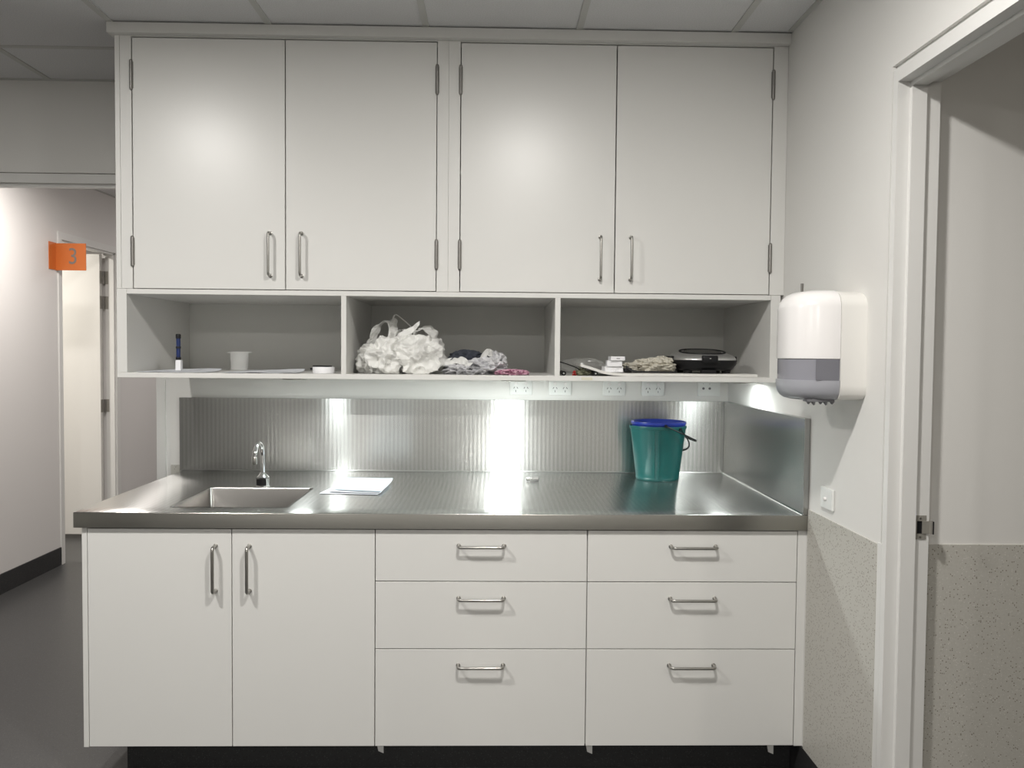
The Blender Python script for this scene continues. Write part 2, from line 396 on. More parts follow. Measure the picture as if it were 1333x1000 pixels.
# corridor
XC = -2.97
wc = struct('wall_left', Bs((XC-.11, XC, 3.88, 5.83, 0, H_), (XC-.11, XC, 6.68, 9.0, 0, H_), (XC-.11, XC, 5.83, 6.68, 2.27, H_)), M['corr'])
struct('baseboard_left', Bs((XC, XC+.008, 3.88, 5.80, 0, .122), (XC, XC+.008, 6.72, 9.0, 0, .122)), M['skirt'])
struct('wall_back', B(XC-.1, -.8, 9.0, 9.1, 0, H_), M['corr'])
struct('wall_right', B(-.9, -.8, 3.96, 9.0, 0, H_), M['corr'])
# room behind the numbered door
struct('wall_left', B(-5.6, -5.5, 4.4, 8.1, 0, H_), M['corr'])
struct('wall_front', B(-5.6, XC-.11, 4.4, 4.5, 0, H_), M['corr'])
wk = struct('wall_back', B(-5.6, XC-.11, 8.0, 8.1, 0, H_), M['corr'])
struct('ceiling', B(-5.6, XC-.11, 4.4, 8.1, H_, H_+.05), M['tile'])
d2 = thing('door_2', '', '', (-3.02, 6.25, 0))
for k in ('label', 'category'): del d2[k]
d2['kind'] = 'structure'
obj('jamb', Bs((XC-.12, XC+.010, 5.79, 5.835, 0, 2.285), (XC-.07, XC-.03, 5.835, 5.85, 0, 2.235)), M['frame'], d2)
obj('jamb', Bs((XC-.075, XC+.010, 6.660, 6.715, 0, 2.285), (XC-.045, XC-.005, 6.645, 6.66, 0, 2.235)), M['frame'], d2)
obj('head', Bs((XC-.12, XC+.010, 5.8355, 6.6595, 2.235, 2.285), (XC-.045, XC-.005, 5.835, 6.66, 2.222, 2.235)), M['frame'], d2)
lf = obj('door_leaf', B(-3.86, -3.060, 6.595, 6.635, .035, 2.222, bev=.002), M['leafp'], d2)
for z in (1.995, 1.80, .993):
    h = obj('hinge', Bs((-3.050, -2.985, 6.6585, 6.6600, z, z+.1), (-3.062, -3.059, 6.597, 6.633, z, z+.1)), M['strike'], d2)
    obj('knuckle', T([(-3.053, 6.645, z), (-3.053, 6.645, z+.1)], .008), M['hinge'], h)

# ================================================================== upper cabinets
YU = 3.138; YB_ = YW-.002
ZD0, ZD1 = 1.712, 2.628
def bar_handle(parent, foot0, foot1, out, r=.0048):
    a, b = Vector(foot0), Vector(foot1); o = Vector((0, -out, 0))
    bm = T(fillet([a, a+o, b+o, b], .013), r, 12)
    for p in (a, b): lathe(bm, [(.0075, 0), (.0075, -.003), (.0055, -.004)], p, 14, 'Y')
    return obj('handle', bm, M['satin'], parent, smooth=True)
def butt_hinge(parent, x, z0, z1):
    bm = T([(x, YU-.0035, z0), (x, YU-.0035, z1)], .0062, 12)
    for z, s in ((z0, -1), (z1, 1)): lathe(bm, [(.0062, 0), (.005, .004*s), (.002, .006*s)], (x, YU-.0035, z), 10)
    box(bm, x-.0075, x+.0075, YU-.0008, YU+.001, z0+.002, z1-.002)
    for k in range(1, 5): lathe(bm, [(.0066, -.0007), (.0066, .0007)], (x, YU-.0035, z0+(z1-z0)*k/5), 12)
    return obj('hinge', bm, M['hinge'], parent, smooth=True)
def upper_unit(label, x0, x1, doors, stiles):
    t = thing('upper_cabinet', label, 'cabinet', ((x0+x1)/2, YU+.35, 1.712), 'white upper cabinets under the ceiling')
    obj('carcass', Bs((x0, x0+.017, YU+.021, YB_, 1.7115, 2.634), (x1-.017, x1, YU+.021, YB_, 1.7115, 2.634), (x0+.017, x1-.017, YU+.021, YB_, 1.7115, 1.727),
        (x0+.017, x1-.017, YU+.021, YB_, 2.617, 2.634), (x0+.017, x1-.017, YB_-.012, YB_, 1.727, 2.617), (x0+.017, x1-.017, YU+.021, YB_-.012, 2.15, 2.166)), M['lamin'], t)
    for a, b, c, d in stiles: obj('stile', B(a, b, YU, YU+.0205, c, d, bev=.0006, seg=1), M['lam'], t)
    for (a, b, hx, hg) in doors:
        dr = obj('door', B(a, b, YU, YU+.018, ZD0+.0015, ZD1-.0015, bev=.0009), M['lam'], t)
        bar_handle(dr, (hx, YU, 1.921), (hx, YU, 1.764), .033)
        butt_hinge(dr, hg, 2.441, 2.541); butt_hinge(dr, hg, 1.797, 1.900)
    return t
upper_unit('left pair of white upper cabinet doors, farthest from the towel dispenser', -1.394, -.1725,
    [(-1.3305, -.7755, -.829, -1.3335), (-.7715, -.2175, -.7135, -.2155)],
    [(-1.394, -1.3765, 1.7115, 2.634), (-1.3755, -1.3345, 1.7115, 2.634), (-.2145, -.1725, 1.7115, 2.634), (-1.3345, -.2145, 2.6305, 2.634)])
upper_unit('right pair of white upper cabinet doors beside the wall and paper towel dispenser', -.1720, 1.0885,
    [(-.1265, .4475, .3945, -.1290), (.4515, 1.0310, .5085, 1.0335)],
    [(-.1720, -.1300, 1.7115, 2.634), (1.0350, 1.0885, 1.7115, 2.634), (-.1300, 1.0350, 2.6305, 2.634)])
cn = obj('cornice', Bs((-1.410, 1.0885, YU-.028, YB_, 2.6345, 2.6715)), M['lam'])
tag(origin(cn, (-.16, YU, 2.6345)), 'narrow white trim board running between upper cabinets and ceiling', 'cornice')

# open cubby shelf beneath
t = thing('open_shelf', 'white open shelf box with three cubbies holding bags and a sandwich press', 'shelf', (-.16, YU+.35, 1.383))
ZS0, ZS1, ZT0, ZT1 = 1.383, 1.4015, 1.6925, 1.7105
YBK = 3.775
obj('bottom_board', B(-1.394, 1.0770, YU-.001, YB_, ZS0, ZS1, bev=.0008), M['lam'], t)
obj('top_board', B(-1.357, 1.0400, YU-.001, YB_, ZT0, ZT1, bev=.0008), M['lam'], t)
for a, b in ((-1.394, -1.3575), (1.0405, 1.0770)): obj('side_panel', B(a, b, YU-.001, YB_, ZS1, ZT1, bev=.0008), M['lam'], t)
for a, b in ((-.568, -.549), (.229, .249)): obj('divider', B(a, b, YU-.0005, YBK, ZS1, ZT0, bev=.0008), M['lam'], t)
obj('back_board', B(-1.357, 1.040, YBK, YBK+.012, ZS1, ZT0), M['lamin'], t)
obj('scribe_filler', B(1.0775, 1.0885, YU+.03, YB_, ZS0, ZT1), M['lam'], t)
obj('tape_residue', sheet([(.330, YU-.0022), (.372, YU-.0022), (.372, YU-.0010), (.330, YU-.0010)], 1.386, .010, .0015, 3, 6), M['tape'], t, label='yellowed scrap of tape on the shelf edge')
for x in (-1.19, -.75, -.35, -.03, .10, .45): obj('screw_cap', Lt([(.006, 0), (.006, -.0015)], (x, YBK, 1.545), 12, 'Y'), M['lamin'], t)

# ================================================================== base cabinets
YB = 2.857; ZB0, ZB1 = .122, .8825
def carcass(x0, x1):
    return Bs((x0, x0+.017, YB+.021, YB_-.01, ZB0, ZB1), (x1-.017, x1, YB+.021, YB_-.01, ZB0, ZB1), (x0+.017, x1-.017, YB+.021, YB_-.01, ZB0, ZB0+.017), (x0+.017, x1-.017, YB_-.022, YB_-.01, ZB0+.017, ZB1))
def tab(parent, x, z0):
    bm = bmesh.new(); ps = [(x-.012, ZB0), (x+.012, ZB0), (x+.012, z0), (x-.006, z0+.008)]
    f = [bm.verts.new((a, YB+.026, b)) for a, b in ps]; g = [bm.verts.new((a, YB+.030, b)) for a, b in ps]
    bm.faces.new(f); bm.faces.new(g[::-1])
    for k in range(4): bm.faces.new((f[k], g[k], g[(k+1) % 4], f[(k+1) % 4]))
    obj('plinth_clip', bm, M['frame'], parent)
b1 = thing('base_cabinet', 'white base cabinet with two tall doors under the sink', 'cabinet', (-.9, YB+.4, ZB0), 'white base cabinets under the steel bench')
obj('carcass', carcass(-1.394, -.400), M['lamin'], b1)
obj('end_panel', B(-1.394, -1.3765, YB, YB_-.01, ZB0, ZB1, bev=.0008), M['lam'], b1)
for a, b, hx in ((-1.3745, -.8895, -.9425), (-.8865, -.4015, -.8275)):
    dr = obj('door', B(a, b, YB, YB+.018, ZB0+.002, .8775, bev=.0009), M['lam'], b1)
    bar_handle(dr, (hx, YB, .820), (hx, YB, .665), .036, .0058)
def drawers(label, x0, x1, xa, xb, hx, fill, clips):
    t = thing('base_cabinet', label, 'cabinet', ((x0+x1)/2, YB+.4, ZB0), 'white base cabinets under the steel bench')
    obj('carcass', carcass(x0, x1), M['lamin'], t)
    for z0, z1, hz in ((.7005, .8775, .8235), (.4655, .6975, .642), (ZB0+.002, .4625, .408)):
        dr = obj('drawer_front', B(xa, xb, YB, YB+.018, z0, z1, bev=.0009), M['lam'], t)
        bar_handle(dr, (hx-.0775, YB, hz), (hx+.0775, YB, hz), .033, .005)
    if fill: obj('filler_panel', B(*fill, YB, YB+.02, ZB0, ZB1, bev=.0006), M['lam'], t)
    for c, z in clips: tab(t, c, z)
    return t
drawers('left stack of three white drawers below the middle of the bench', -.3995, .3275, -.3985, .3265, -.0365, None, [(-.385, .086)])
drawers('right stack of three white drawers next to the right wall', .3285, 1.0885, .3300, 1.0560, .6945, (1.0585, 1.0885), [(.345, .082), (.985, .080)])
pl = obj('plinth', B(-1.289, 1.082, 2.955, YB_-.01, 0, ZB0-.0005), M['skirt'])
tag(origin(pl, (-.1, 3.3, 0)), 'recessed black kickboard beneath the white base cabinets', 'plinth')

# ================================================================== steel bench
XL, XR, YF, YK, ZT, ZE = -1.419, XW-.0005, 2.842, 3.849, .936, .883
wt = thing('worktop', 'brushed stainless steel bench top with sink and splashbacks', 'worktop', (-.16, 3.35, ZE))
SX0, SX1, SY0, SY1 = -1.128, -.722, 2.942, 3.362
bm = bmesh.new(); xs, ys = [XL, SX0, SX1, XR], [YF, SY0, SY1, YB_]
g = [[bm.verts.new((x, y, ZT)) for y in ys] for x in xs]
for i in range(3):
    for j in range(3):
        if (i, j) != (1, 1): bm.faces.new((g[i][j], g[i+1][j], g[i+1][j+1], g[i][j+1]))
outer = [e for e in bm.edges if e.is_boundary and not (all(SX0-1e-4 < v.co.x < SX1+1e-4 and SY0-1e-4 < v.co.y < SY1+1e-4 for v in e.verts))]
r = bmesh.ops.extrude_edge_only(bm, edges=outer)
nv = [v for v in r['geom'] if isinstance(v, bmesh.types.BMVert)]
for v in nv: v.co.z = ZE
bmesh.ops.recalc_face_normals(bm, faces=bm.faces)
vc = [e for e in bm.edges if abs(e.verts[0].co.z-e.verts[1].co.z) > .01 and abs(e.verts[0].co.x-XL) < 1e-4 and (abs(e.verts[0].co.y-YF) < 1e-4)]
bmesh.ops.bevel(bm, geom=vc, offset=.012, segments=4, affect='EDGES', profile=.5)
te = [e for e in bm.edges if all(abs(v.co.z-ZT) < 1e-5 for v in e.verts) and len(e.link_faces) == 2 and e.calc_face_angle(0) > .8]
bmesh.ops.bevel(bm, geom=te, offset=.0035, segments=3, affect='EDGES', profile=.5)
be = [e for e in bm.edges if e.is_boundary and all(abs(v.co.z-ZE) < 1e-5 for v in e.verts)]
r = bmesh.ops.extrude_edge_only(bm, edges=be)
for v in [v for v in r['geom'] if isinstance(v, bmesh.types.BMVert)]:
    v.co.x += .02 if v.co.x < -1 else (-.02 if v.co.x > 1 else 0); v.co.y += .014 if v.co.y < 3 else (-.02 if v.co.y > 3.8 else 0)
bmesh.ops.triangulate(bm, faces=[f for f in bm.faces if len(f.verts) > 4])
bt = obj('bench_top', bm, [M['steel'], M['edge']], wt, smooth=True, uv=True)
for p in bt.data.polygons:
    if abs(p.normal.z) < .7: p.material_index = 1
# splashbacks
ZP = 1.270
obj('back_splash', B(-1.432, XR-.020, YK, YW-.0005, ZT, ZP, bev=.0015), M['steelb'], wt, uv=True)
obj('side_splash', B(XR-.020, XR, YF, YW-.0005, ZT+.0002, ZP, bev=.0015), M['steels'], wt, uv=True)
def cove(a, b, n1, n2, r):
    a, b, n1, n2 = Vector(a), Vector(b), Vector(n1), Vector(n2); bm = bmesh.new(); A, D = [], []
    for k in range(5):
        t = math.pi/2*k/4; o = n1*r*(1-math.sin(t))+n2*r*(1-math.cos(t)); A.append(bm.verts.new(a+o)); D.append(bm.verts.new(b+o))
    A.append(bm.verts.new(a)); D.append(bm.verts.new(b))
    for k in range(6): bm.faces.new((A[k], A[(k+1) % 6], D[(k+1) % 6], D[k]))
    bm.faces.new(A); bm.faces.new(D[::-1]); return bm
obj('weld_seam', cove((-1.43, YK, ZT), (XR-.02, YK, ZT), (0, -1, 0), (0, 0, 1), .006), M['steelp'], wt, smooth=True, uv=True)
obj('weld_seam', cove((XR-.02, YK, ZT), (XR-.02, YF+.004, ZT), (-1, 0, 0), (0, 0, 1), .006), M['steelp'], wt, smooth=True, uv=True)
# sink
rs = []
def rr(i, z, r): rs.append(rrect(SX0+i, SX1-i, SY0+i, SY1-i, z, r))
rr(-.004, ZT+.0008, .012); rr(.0, ZT+.0006, .012); rr(.002, ZT-.003, .012); rr(.005, ZT-.15, .014)
for a in (20, 45, 70, 90): rr(.005+.03*(1-math.cos(R(a))), ZT-.15-.03*math.sin(R(a)), .014+.02*math.sin(R(a)))
rr(.16, ZT-.184, .03)
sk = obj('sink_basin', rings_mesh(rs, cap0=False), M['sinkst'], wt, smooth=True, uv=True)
obj('drain', Lt([(.035, 0), (.035, .003), (.028, .003), (.024, .001), (.005, .001)], ((SX0+SX1)/2, (SY0+SY1)/2, ZT-.184), 28), M['chrome'], sk, smooth=True)

# sensor tap
tp = thing('tap', 'chrome gooseneck sensor tap standing behind the sink', 'tap', (-.932, 3.405, ZT))
obj('base', Lt([(.0285, 0), (.0285, .002), (.026, .004), (.026, .036)], (-.932, 3.405, ZT), 28), M['chrome'], tp, smooth=True)
bm = bmesh.new(); n = 12
for k in range(n):
    a0, a1 = R(215+100*k/n), R(215+100*(k+1)/n)
    p = [(-.932+.0266*math.cos(a), 3.405+.0266*math.sin(a)) for a in (a0, a1)]
    bm.faces.new([bm.verts.new((p[0][0], p[0][1], ZT+.007)), bm.verts.new((p[1][0], p[1][1], ZT+.007)), bm.verts.new((p[1][0], p[1][1], ZT+.033)), bm.verts.new((p[0][0], p[0][1], ZT+.033))])
bmesh.ops.remove_doubles(bm, verts=bm.verts, dist=1e-5)
obj('sensor_window', bm, M['black'], tp, smooth=True)
obj('collar', Lt([(.0265, .036), (.0265, .0385), (.0235, .041), (.014, .050), (.0105, .056), (.0095, .058)], (-.932, 3.405, ZT), 28), M['chrome'], tp, smooth=True)
obj('seal_ring', Lt([(.0272, .0345), (.0272, .037)], (-.932, 3.405, ZT), 28), M['black'], tp)
pth = [(-.932, 3.405, ZT+.055), (-.932, 3.405, ZT+.125)]
for k in range(1, 13):
    a = R(180*k/12); pth.append((-.932-.003*k/12, 3.405-.052*(1-math.cos(a)), ZT+.125+.054*math.sin(a)))
pth.append((-.935, 3.301, ZT+.110))
obj('spout', T(pth, .0088, 16), M['chrome'], tp, smooth=True)
obj('nozzle', Lt([(.0094, 0), (.0102, .002), (.0102, .026), (.0088, .029)], (-.935, 3.301, ZT+.104), 20), M['satin'], tp, smooth=True)

# ================================================================== outlets on the strip of wall above the splashback
def outlet(x, label, sockets=True):
    t = thing('power_outlet' if sockets else 'data_outlet', label, 'outlet', (x, YW, 1.293), 'outlet plates above the steel splashback')
    y = YW-.009
    obj('face_plate', B(x-.052, x+.052, y, YW-.0002, 1.293, 1.365, bev=.003), M['plate'], t, smooth=True)
    if sockets:
        for s in (-1, 1):
            obj('rocker_switch', B(x+s*.0235-.007, x+s*.0235+.007, y-.003, y+.001, 1.339, 1.353, bev=.001), M['white_pl'], t)
            bm = bmesh.new()
            for dx, dz, a in ((-.0075, .006, 30), (.0075, .006, -30), (0, -.009, 0)):
                b2 = B(-.0011, .0011, y-.0006, y+.001, -.0045, .0045); bmesh.ops.rotate(b2, verts=b2.verts, cent=(0, 0, 0), matrix=Matrix.Rotation(R(a), 3, 'Y'))
                bmesh.ops.translate(b2, verts=b2.verts, vec=(x+s*.0235+dx, 0, 1.320+dz)); me = bpy.data.meshes.new('x'); b2.to_mesh(me); bm.from_mesh(me); b2.free(); bpy.data.meshes.remove(me)
            obj('socket_slots', bm, M['black'], t)
    else:
        for s in (-1, 1):
            obj('data_socket', Lt([(.0055, 0), (.0055, -.003), (.003, -.003)], (x-.012+s*.0145, y, 1.329), 16, 'Y'), M['darkgrey'], t)
            obj('indicator', Lt([(.0015, 0), (.0015, -.0008)], (x-.012+s*.0145, y, 1.350), 8, 'Y'), M['darkgrey'], t)
    return t
for x, l in ((.127, 'leftmost white double power outlet above the bench'), (.308, 'white double power outlet, second from the left above the bench'),
             (.558, 'white double power outlet, third from the left above the bench'), (.738, 'white double power outlet, fourth from the left, behind the bucket side')):
    outlet(x, l)
outlet(.998, 'white data plate with two round dark sockets nearest the right wall', False)
t = thing('wall_switch', 'small white wall plate with round knob above the speckled vinyl', 'switch', (XW, 2.675, .990))
obj('back_plate', B(XW-.009, XW-.0002, 2.628, 2.722, .990, 1.058, bev=.002), M['plate'], t)
obj('round_knob', Lt([(.0065, 0), (.0065, -.006), (.004, -.008)], (XW-.009, 2.678, 1.022), 16, 'X'), M['white_pl'], t, smooth=True)

# ================================================================== towel dispenser
t = thing('towel_dispenser', 'white wall-mounted paper towel dispenser with grey lower window', 'dispenser', (XW, 2.54, 1.37))
YC, HY, XS, XF = 2.54, .118, 1.010, .876
def dring(z, s=0, xs=XS, xf=XF, n=2.7, seg=28):
    out = []
    for k in range(seg+1):
        a = R(-90+180*k/seg); c, sn = max(math.cos(a), 0), math.sin(a)
        out.append((xs-(xs-xf-s)*c**(2/n), YC+(HY-s)*math.copysign(abs(sn)**(2/n), sn), z))
    return out
def dloft(zs, **k):
    return rings_mesh([dring(z, s, **k) for z, s in zs])
obj('cover', dloft([(1.4765, 0), (1.4775, -.001), (1.628, .0), (1.642, .003), (1.656, .010), (1.668, .022), (1.677, .042), (1.682, .075)]), M['white_pl'], t, smooth=True)
obj('window', dloft([(1.4135, .002), (1.4765, .002)]), M['smoke'], t, smooth=True)
obj('roll_inside', B(.940, 1.008, YC-.1172, YC-.1162, 1.414, 1.476), M['smoke2'], t)  # flat darker grey patch on the window where the roll shows
obj('lower_cover', dloft([(1.353, .055), (1.354, .036), (1.358, .020), (1.366, .009), (1.378, .002), (1.395, -.002), (1.4135, -.002)]), M['greypl'], t, smooth=True)
hr = [rrect(0, .1, 0, .1, 0, .02)]
bm = bmesh.new()
def hring(z, s): return [(XS+.001, YC-HY-.003+s, z), (XW-.0002, YC-HY+.001+s*1.2, z), (XW-.0002, YC+HY-.001-s*1.2, z), (XS+.001, YC+HY+.003-s, z)]
obj('housing', rings_mesh([hring(1.355, .03), hring(1.362, .010), hring(1.374, .001), hring(1.40, 0), hring(1.628, 0), hring(1.642, .003), hring(1.656, .010), hring(1.667, .022), hring(1.675, .045), hring(1.679, .075)]), M['white_pl2'], t, smooth=True)
bm = bmesh.new()
for k, x in enumerate((.930, .948, .966, .984, 1.000)):
    tube(bm, [(x, YC-.085, 1.356), (x+(-.003 if k % 2 else .002), YC-.087, 1.349), (x, YC-.088, 1.343-.003*(k % 2))], [.010, .007, .0025], 8)
box(bm, .925, 1.004, YC-.095, YC-.06, 1.350, 1.357)
obj('nozzle_teeth', bm, M['darkgrey'], t)
obj('lock_key', T([(.930, YC-.02, 1.676), (.930, YC-.02, 1.703)], [.0042, .005], 10, ry=.0025), M['hinge'], t)
lg = Bs((.8930, .8938, 2.472, 2.4765, 1.482, 1.487), (.8930, .8938, 2.472, 2.4765, 1.488, 1.4935))
for v in lg.verts: v.co.x -= .0045
bmesh.ops.translate(lg, verts=lg.verts, vec=(.0, .0, .0))
obj('emblem', lg, M['smoke'], t)

# ================================================================== door sign
t = thing('door_sign', 'orange projecting sign with grey numeral 3 beside corridor door', 'sign', (XC, 5.75, 2.02))
obj('mount_flange', B(XC, XC+.004, 5.68, 5.77, 2.020, 2.203), M['orange'], t)
fl = obj('flag_panel', B(XC+.0, XC+.205, 5.765, 5.771, 2.018, 2.200), M['orange'], t)
obj('numeral', text_bm('3', .155, .0008, Matrix.Translation((XC+.118, 5.7645, 2.108)) @ Matrix.Rotation(R(90), 4, 'X') @ Matrix.Scale(.9, 4, (1, 0, 0))), M['signgrey'], fl)

# ================================================================== lamps' bodies
for i, (x, y) in enumerate(DOWN):
    pos = ('ahead left', 'ahead right', 'added behind left', 'added behind right')[i]
    t = thing('ceiling_downlight', 'round recessed ceiling downlight, %s of the viewer' % pos, 'downlight', (x, y, CEIL-.01), 'round ceiling downlights of the room')
    obj('trim_ring', Lt([(.085, 0.004), (.105, 0), (.105, .014), (.085, .014)], (x, y, CEIL-.010), 32, cap0=False, cap1=False), M['frame'], t, smooth=True)
    obj('diffuser', Lt([(.085, 0), (.085, .003)], (x, y, CEIL-.006), 32), M['glow'], t)
for i, (x, y) in enumerate(PUCK):
    t = thing('puck_light', 'small round light under the shelf, %s of three' % ('leftmost', 'middle', 'rightmost')[i], 'light', (x, y, 1.383), 'puck lights under the open shelf')
    obj('housing', Lt([(.052, 0), (.052, -.010), (.045, -.012)], (x, y, 1.3828), 28, cap1=False), M['satin'], t, smooth=True)
    obj('lens', Lt([(.045, 0), (.045, -.002)], (x, y, 1.3735), 28), M['glow'], t)

# ================================================================== things on the bench
def bucket(label, mt, cx, cy, z, r0, r1, h, wall, ribs, rim, group):
    t = thing('bucket', label, 'bucket', (cx, cy, z), group)
    prof = [(r0-.01, .004), (r0-.008, 0), (r0-.002, .0), (r0, .004), (r0+.0012, .010)]
    prof += [(r0+(r1-r0)*k/10, .012+(h-.014-.012)*k/10) for k in range(11)]
    prof += [(r1+.003, h-.012), (r1+.004, h-.006), (r1+.003, h), (r1, h), (r1-.003, h-.003), (r0-wall, .006), (.002, .006)]
    bm = bmesh.new(); seg = 72; rings = []
    for r, hh in prof:
        ring = []
        for k in range(seg):
            a = 2*math.pi*k/seg; rr_ = r
            if rim and hh > h*.45:      # pouring lip on the left
                d = math.degrees(abs((a-math.pi*1.06+math.pi) % (2*math.pi)-math.pi)); rr_ += .010*max(0, 1-d/16)**1.3*(hh/h-.45)/.55
            ring.append(bm.verts.new((cx+rr_*math.cos(a), cy+rr_*math.sin(a), z+hh)))
        rings.append(ring)
    for a, b in zip(rings, rings[1:]):
        for k in range(seg): bm.faces.new((a[k], a[(k+1) % seg], b[(k+1) % seg], b[k]))
    bm.faces.new(rings[0][::-1]); bm.faces.new(rings[-1])
    obj('pail', bm, mt, t, smooth=True)
    for d in ribs:
        a = R(d); ca, sa = math.cos(a), math.sin(a)
        obj('rib', T([(cx+(r0+.0012)*ca, cy+(r0+.0012)*sa, z+.012), (cx+(r1+.0005)*ca, cy+(r1+.0005)*sa, z+h-.016)], .0022, 8), mt, t, smooth=True)
    return t
def bail(t, cx, cy, zr, rp, pa, length, drop, seed):
    """wire handle hanging to one side; pa = pivot direction"""
    a = R(pa); ax = Vector((math.cos(a), math.sin(a), 0)); od = Vector((-math.sin(a), math.cos(a), 0))
    c = Vector((cx, cy, zr)); pts = []
    for k in range(25):
        th = math.pi*k/24; e = math.sin(th)**.7*length
        pts.append(c+ax*rp*math.cos(th)+od*e*math.cos(R(drop))-Vector((0, 0, 1))*e*math.sin(R(drop)))
    obj('handle', T(pts, [.0028+.0022*math.sin(math.pi*k/24)**4 for k in range(25)], 8), M['black'], t, smooth=True)
    for s in (1, -1):
        p = c+ax*s*(rp-.004); obj('pivot_lug', T([p-ax*s*.004, p+ax*s*.007], .0065, 10), t.children[0].data.materials[0], t)
BX, BY = .727, 3.668
t = bucket('teal plastic bucket on the bench, a blue one nested inside', M['teal'], BX, BY, ZT+.0005, .094, .120, .238, .004, (252, 262), True, 'nested buckets on the bench')
bail(t, BX, BY, ZT+.228, .126, -52, .170, 40, 1)
t = bucket('blue plastic bucket nested inside the teal bucket', M['blue'], BX+.002, BY, ZT+.030, .082, .1165, .226, .003, (), False, 'nested buckets on the bench')
bail(t, BX, BY, ZT+.243, .128, -86, .180, 24, 2)
for i, (q, mtl, lab) in enumerate((
    ([(-.668, 3.228), (-.628, 3.50), (-.430, 3.470), (-.440, 3.205)], 'paper', 'bottom white paper sheet of the pile beside the sink'),
    ([(-.632, 3.245), (-.622, 3.54), (-.424, 3.485), (-.432, 3.215)], 'paper', 'middle white paper sheet of the pile beside the sink'),
    ([(-.615, 3.270), (-.634, 3.57), (-.416, 3.495), (-.430, 3.225)], 'paperb', 'top pale blue paper sheet of the pile beside the sink'))):
    o = obj('paper_sheet', sheet(q, ZT+.0005+i*.0045, .0007, .003, i*3.3, 16, curl=.006*i), M[mtl], smooth=True)
    tag(origin(o, (-.53, 3.36, ZT+.0005+i*.0045)), lab, 'paper', 'sheets of paper beside the sink')
t = thing('pipe_fitting', 'small chrome threaded fitting lying on the bench', 'fitting', (.171, 3.565, ZT))
obj('barrel', Lt([(.008, 0), (.011, .002), (.011, .034), (.008, .036)], (.163, 3.565, ZT+.0125), 16, 'X'), M['chrome'], t, smooth=True)
obj('hex_nut', Lt([(.0125, 0), (.0125, .014)], (.160, 3.565, ZT+.0125), 6, 'X'), M['chrome'], t)
obj('inlet', Lt([(.006, 0), (.0085, .003), (.0085, .017)], (.143, 3.565, ZT+.0125), 16, 'X'), M['satin'], t, smooth=True)

# ================================================================== left cubby
Z0 = ZS1+.0003
for i, (q, lab) in enumerate((
    ([(-1.33, 3.15), (-1.36+.01, 3.40), (-1.10, 3.42), (-1.07, 3.16)], 'white paper lying under the navy marker in left cubby'),
    ([(-1.02, 3.15), (-1.00, 3.42), (-.76, 3.40), (-.74, 3.16)], 'white paper lying under the clear cup in left cubby'))):
    o = obj('paper_sheet', sheet(q, Z0, .0007, .004, 5+i*2, 16, curl=.012), M['paper'], smooth=True)
    tag(origin(o, (q[0][0]+.12, 3.27, Z0)), lab, 'paper', 'papers in the left cubby')
x, y = -1.205, 3.24; z = Z0+.006
t = thing('marker', 'slim navy tube with black caps standing on white holder', 'marker', (x, y, z))
obj('holder', B(x-.010, x+.010, y-.010, y+.010, z, z+.040, bev=.001), M['box'], t)
obj('collar', Lt([(.0095, 0), (.0095, .012)], (x-.002, y, z+.0395), 18), M['black'], t, smooth=True)
obj('barrel', Lt([(.0078, 0), (.0078, .072)], (x-.002, y, z+.0515), 18), M['navypl'], t, smooth=True)
obj('grip_ring', Lt([(.0085, 0), (.0092, .002), (.0092, .006), (.0085, .008)], (x-.002, y, z+.084), 18), M['black'], t, smooth=True)
obj('cap', Lt([(.0088, 0), (.0094, .003), (.0094, .014), (.0075, .017)], (x-.002, y, z+.1225), 18), M['black'], t, smooth=True)
x, y, z = -1.005, 3.34, Z0+.0055
t = thing('clear_cup', 'clear plastic cup with a wide flat rim', 'cup', (x, y, z))
obj('cup_wall', Lt([(.001, .0), (.033, 0), (.036, .066), (.048, .069), (.0485, .073), (.047, .0745), (.0345, .0725), (.0318, .002), (.001, .002)], (x, y, z), 36), M['clear'], t, smooth=True)
x, y, z = -.655, 3.25, Z0
t = thing('tape_roll', 'white roll of tape lying flat with black strip on top', 'tape', (x, y, z))
obj('roll', Lt([(.020, 0), (.041, 0), (.042, .002), (.042, .022), (.041, .024), (.020, .024), (.020, 0)], (x, y, z), 36, cap0=False, cap1=False), M['box'], t, smooth=True)
obj('black_strip', Bs((x-.040, x+.030, y-.012, y+.012, z+.0242, z+.029), (x-.050, x-.040, y-.01, y+.01, z+.012, z+.020)), M['black'], t)

# ================================================================== middle cubby
FL = Z0
t = thing('plastic_bag', 'large crumpled white plastic carrier bag with loop handles', 'bag', (-.365, 3.34, FL))
bm = bmesh.new()
crumple(bm, (-.425, 3.27, FL+.062), (.076, .085, .068), 1, .34, 1.15, 5, FL)
crumple(bm, (-.300, 3.33, FL+.066), (.094, .12, .074), 2, .32, 1.1, 5, FL)
crumple(bm, (-.488, 3.33, FL+.045), (.045, .09, .052), 3, .34, 1.3, 4, FL)
crumple(bm, (-.250, 3.36, FL+.100), (.050, .07, .038), 4, .34, 1.3, 4, FL)
crumple(bm, (-.345, 3.32, FL+.105), (.055, .06, .040), 5, .36, 1.4, 4, FL)
obj('film_body', bm, M['bag'], t)
bm = bmesh.new()
ribbon(bm, spline([(-.495, 3.30, FL+.06), (-.478, 3.31, FL+.12), (-.455, 3.32, FL+.185), (-.425, 3.33, FL+.206), (-.400, 3.33, FL+.200), (-.402, 3.32, FL+.15), (-.412, 3.30, FL+.10)]), (.55, .8, .25), .055, .001, .010, 2, 6, None)
obj('loop_handle', bm, M['bag'], t)
bm = bmesh.new()
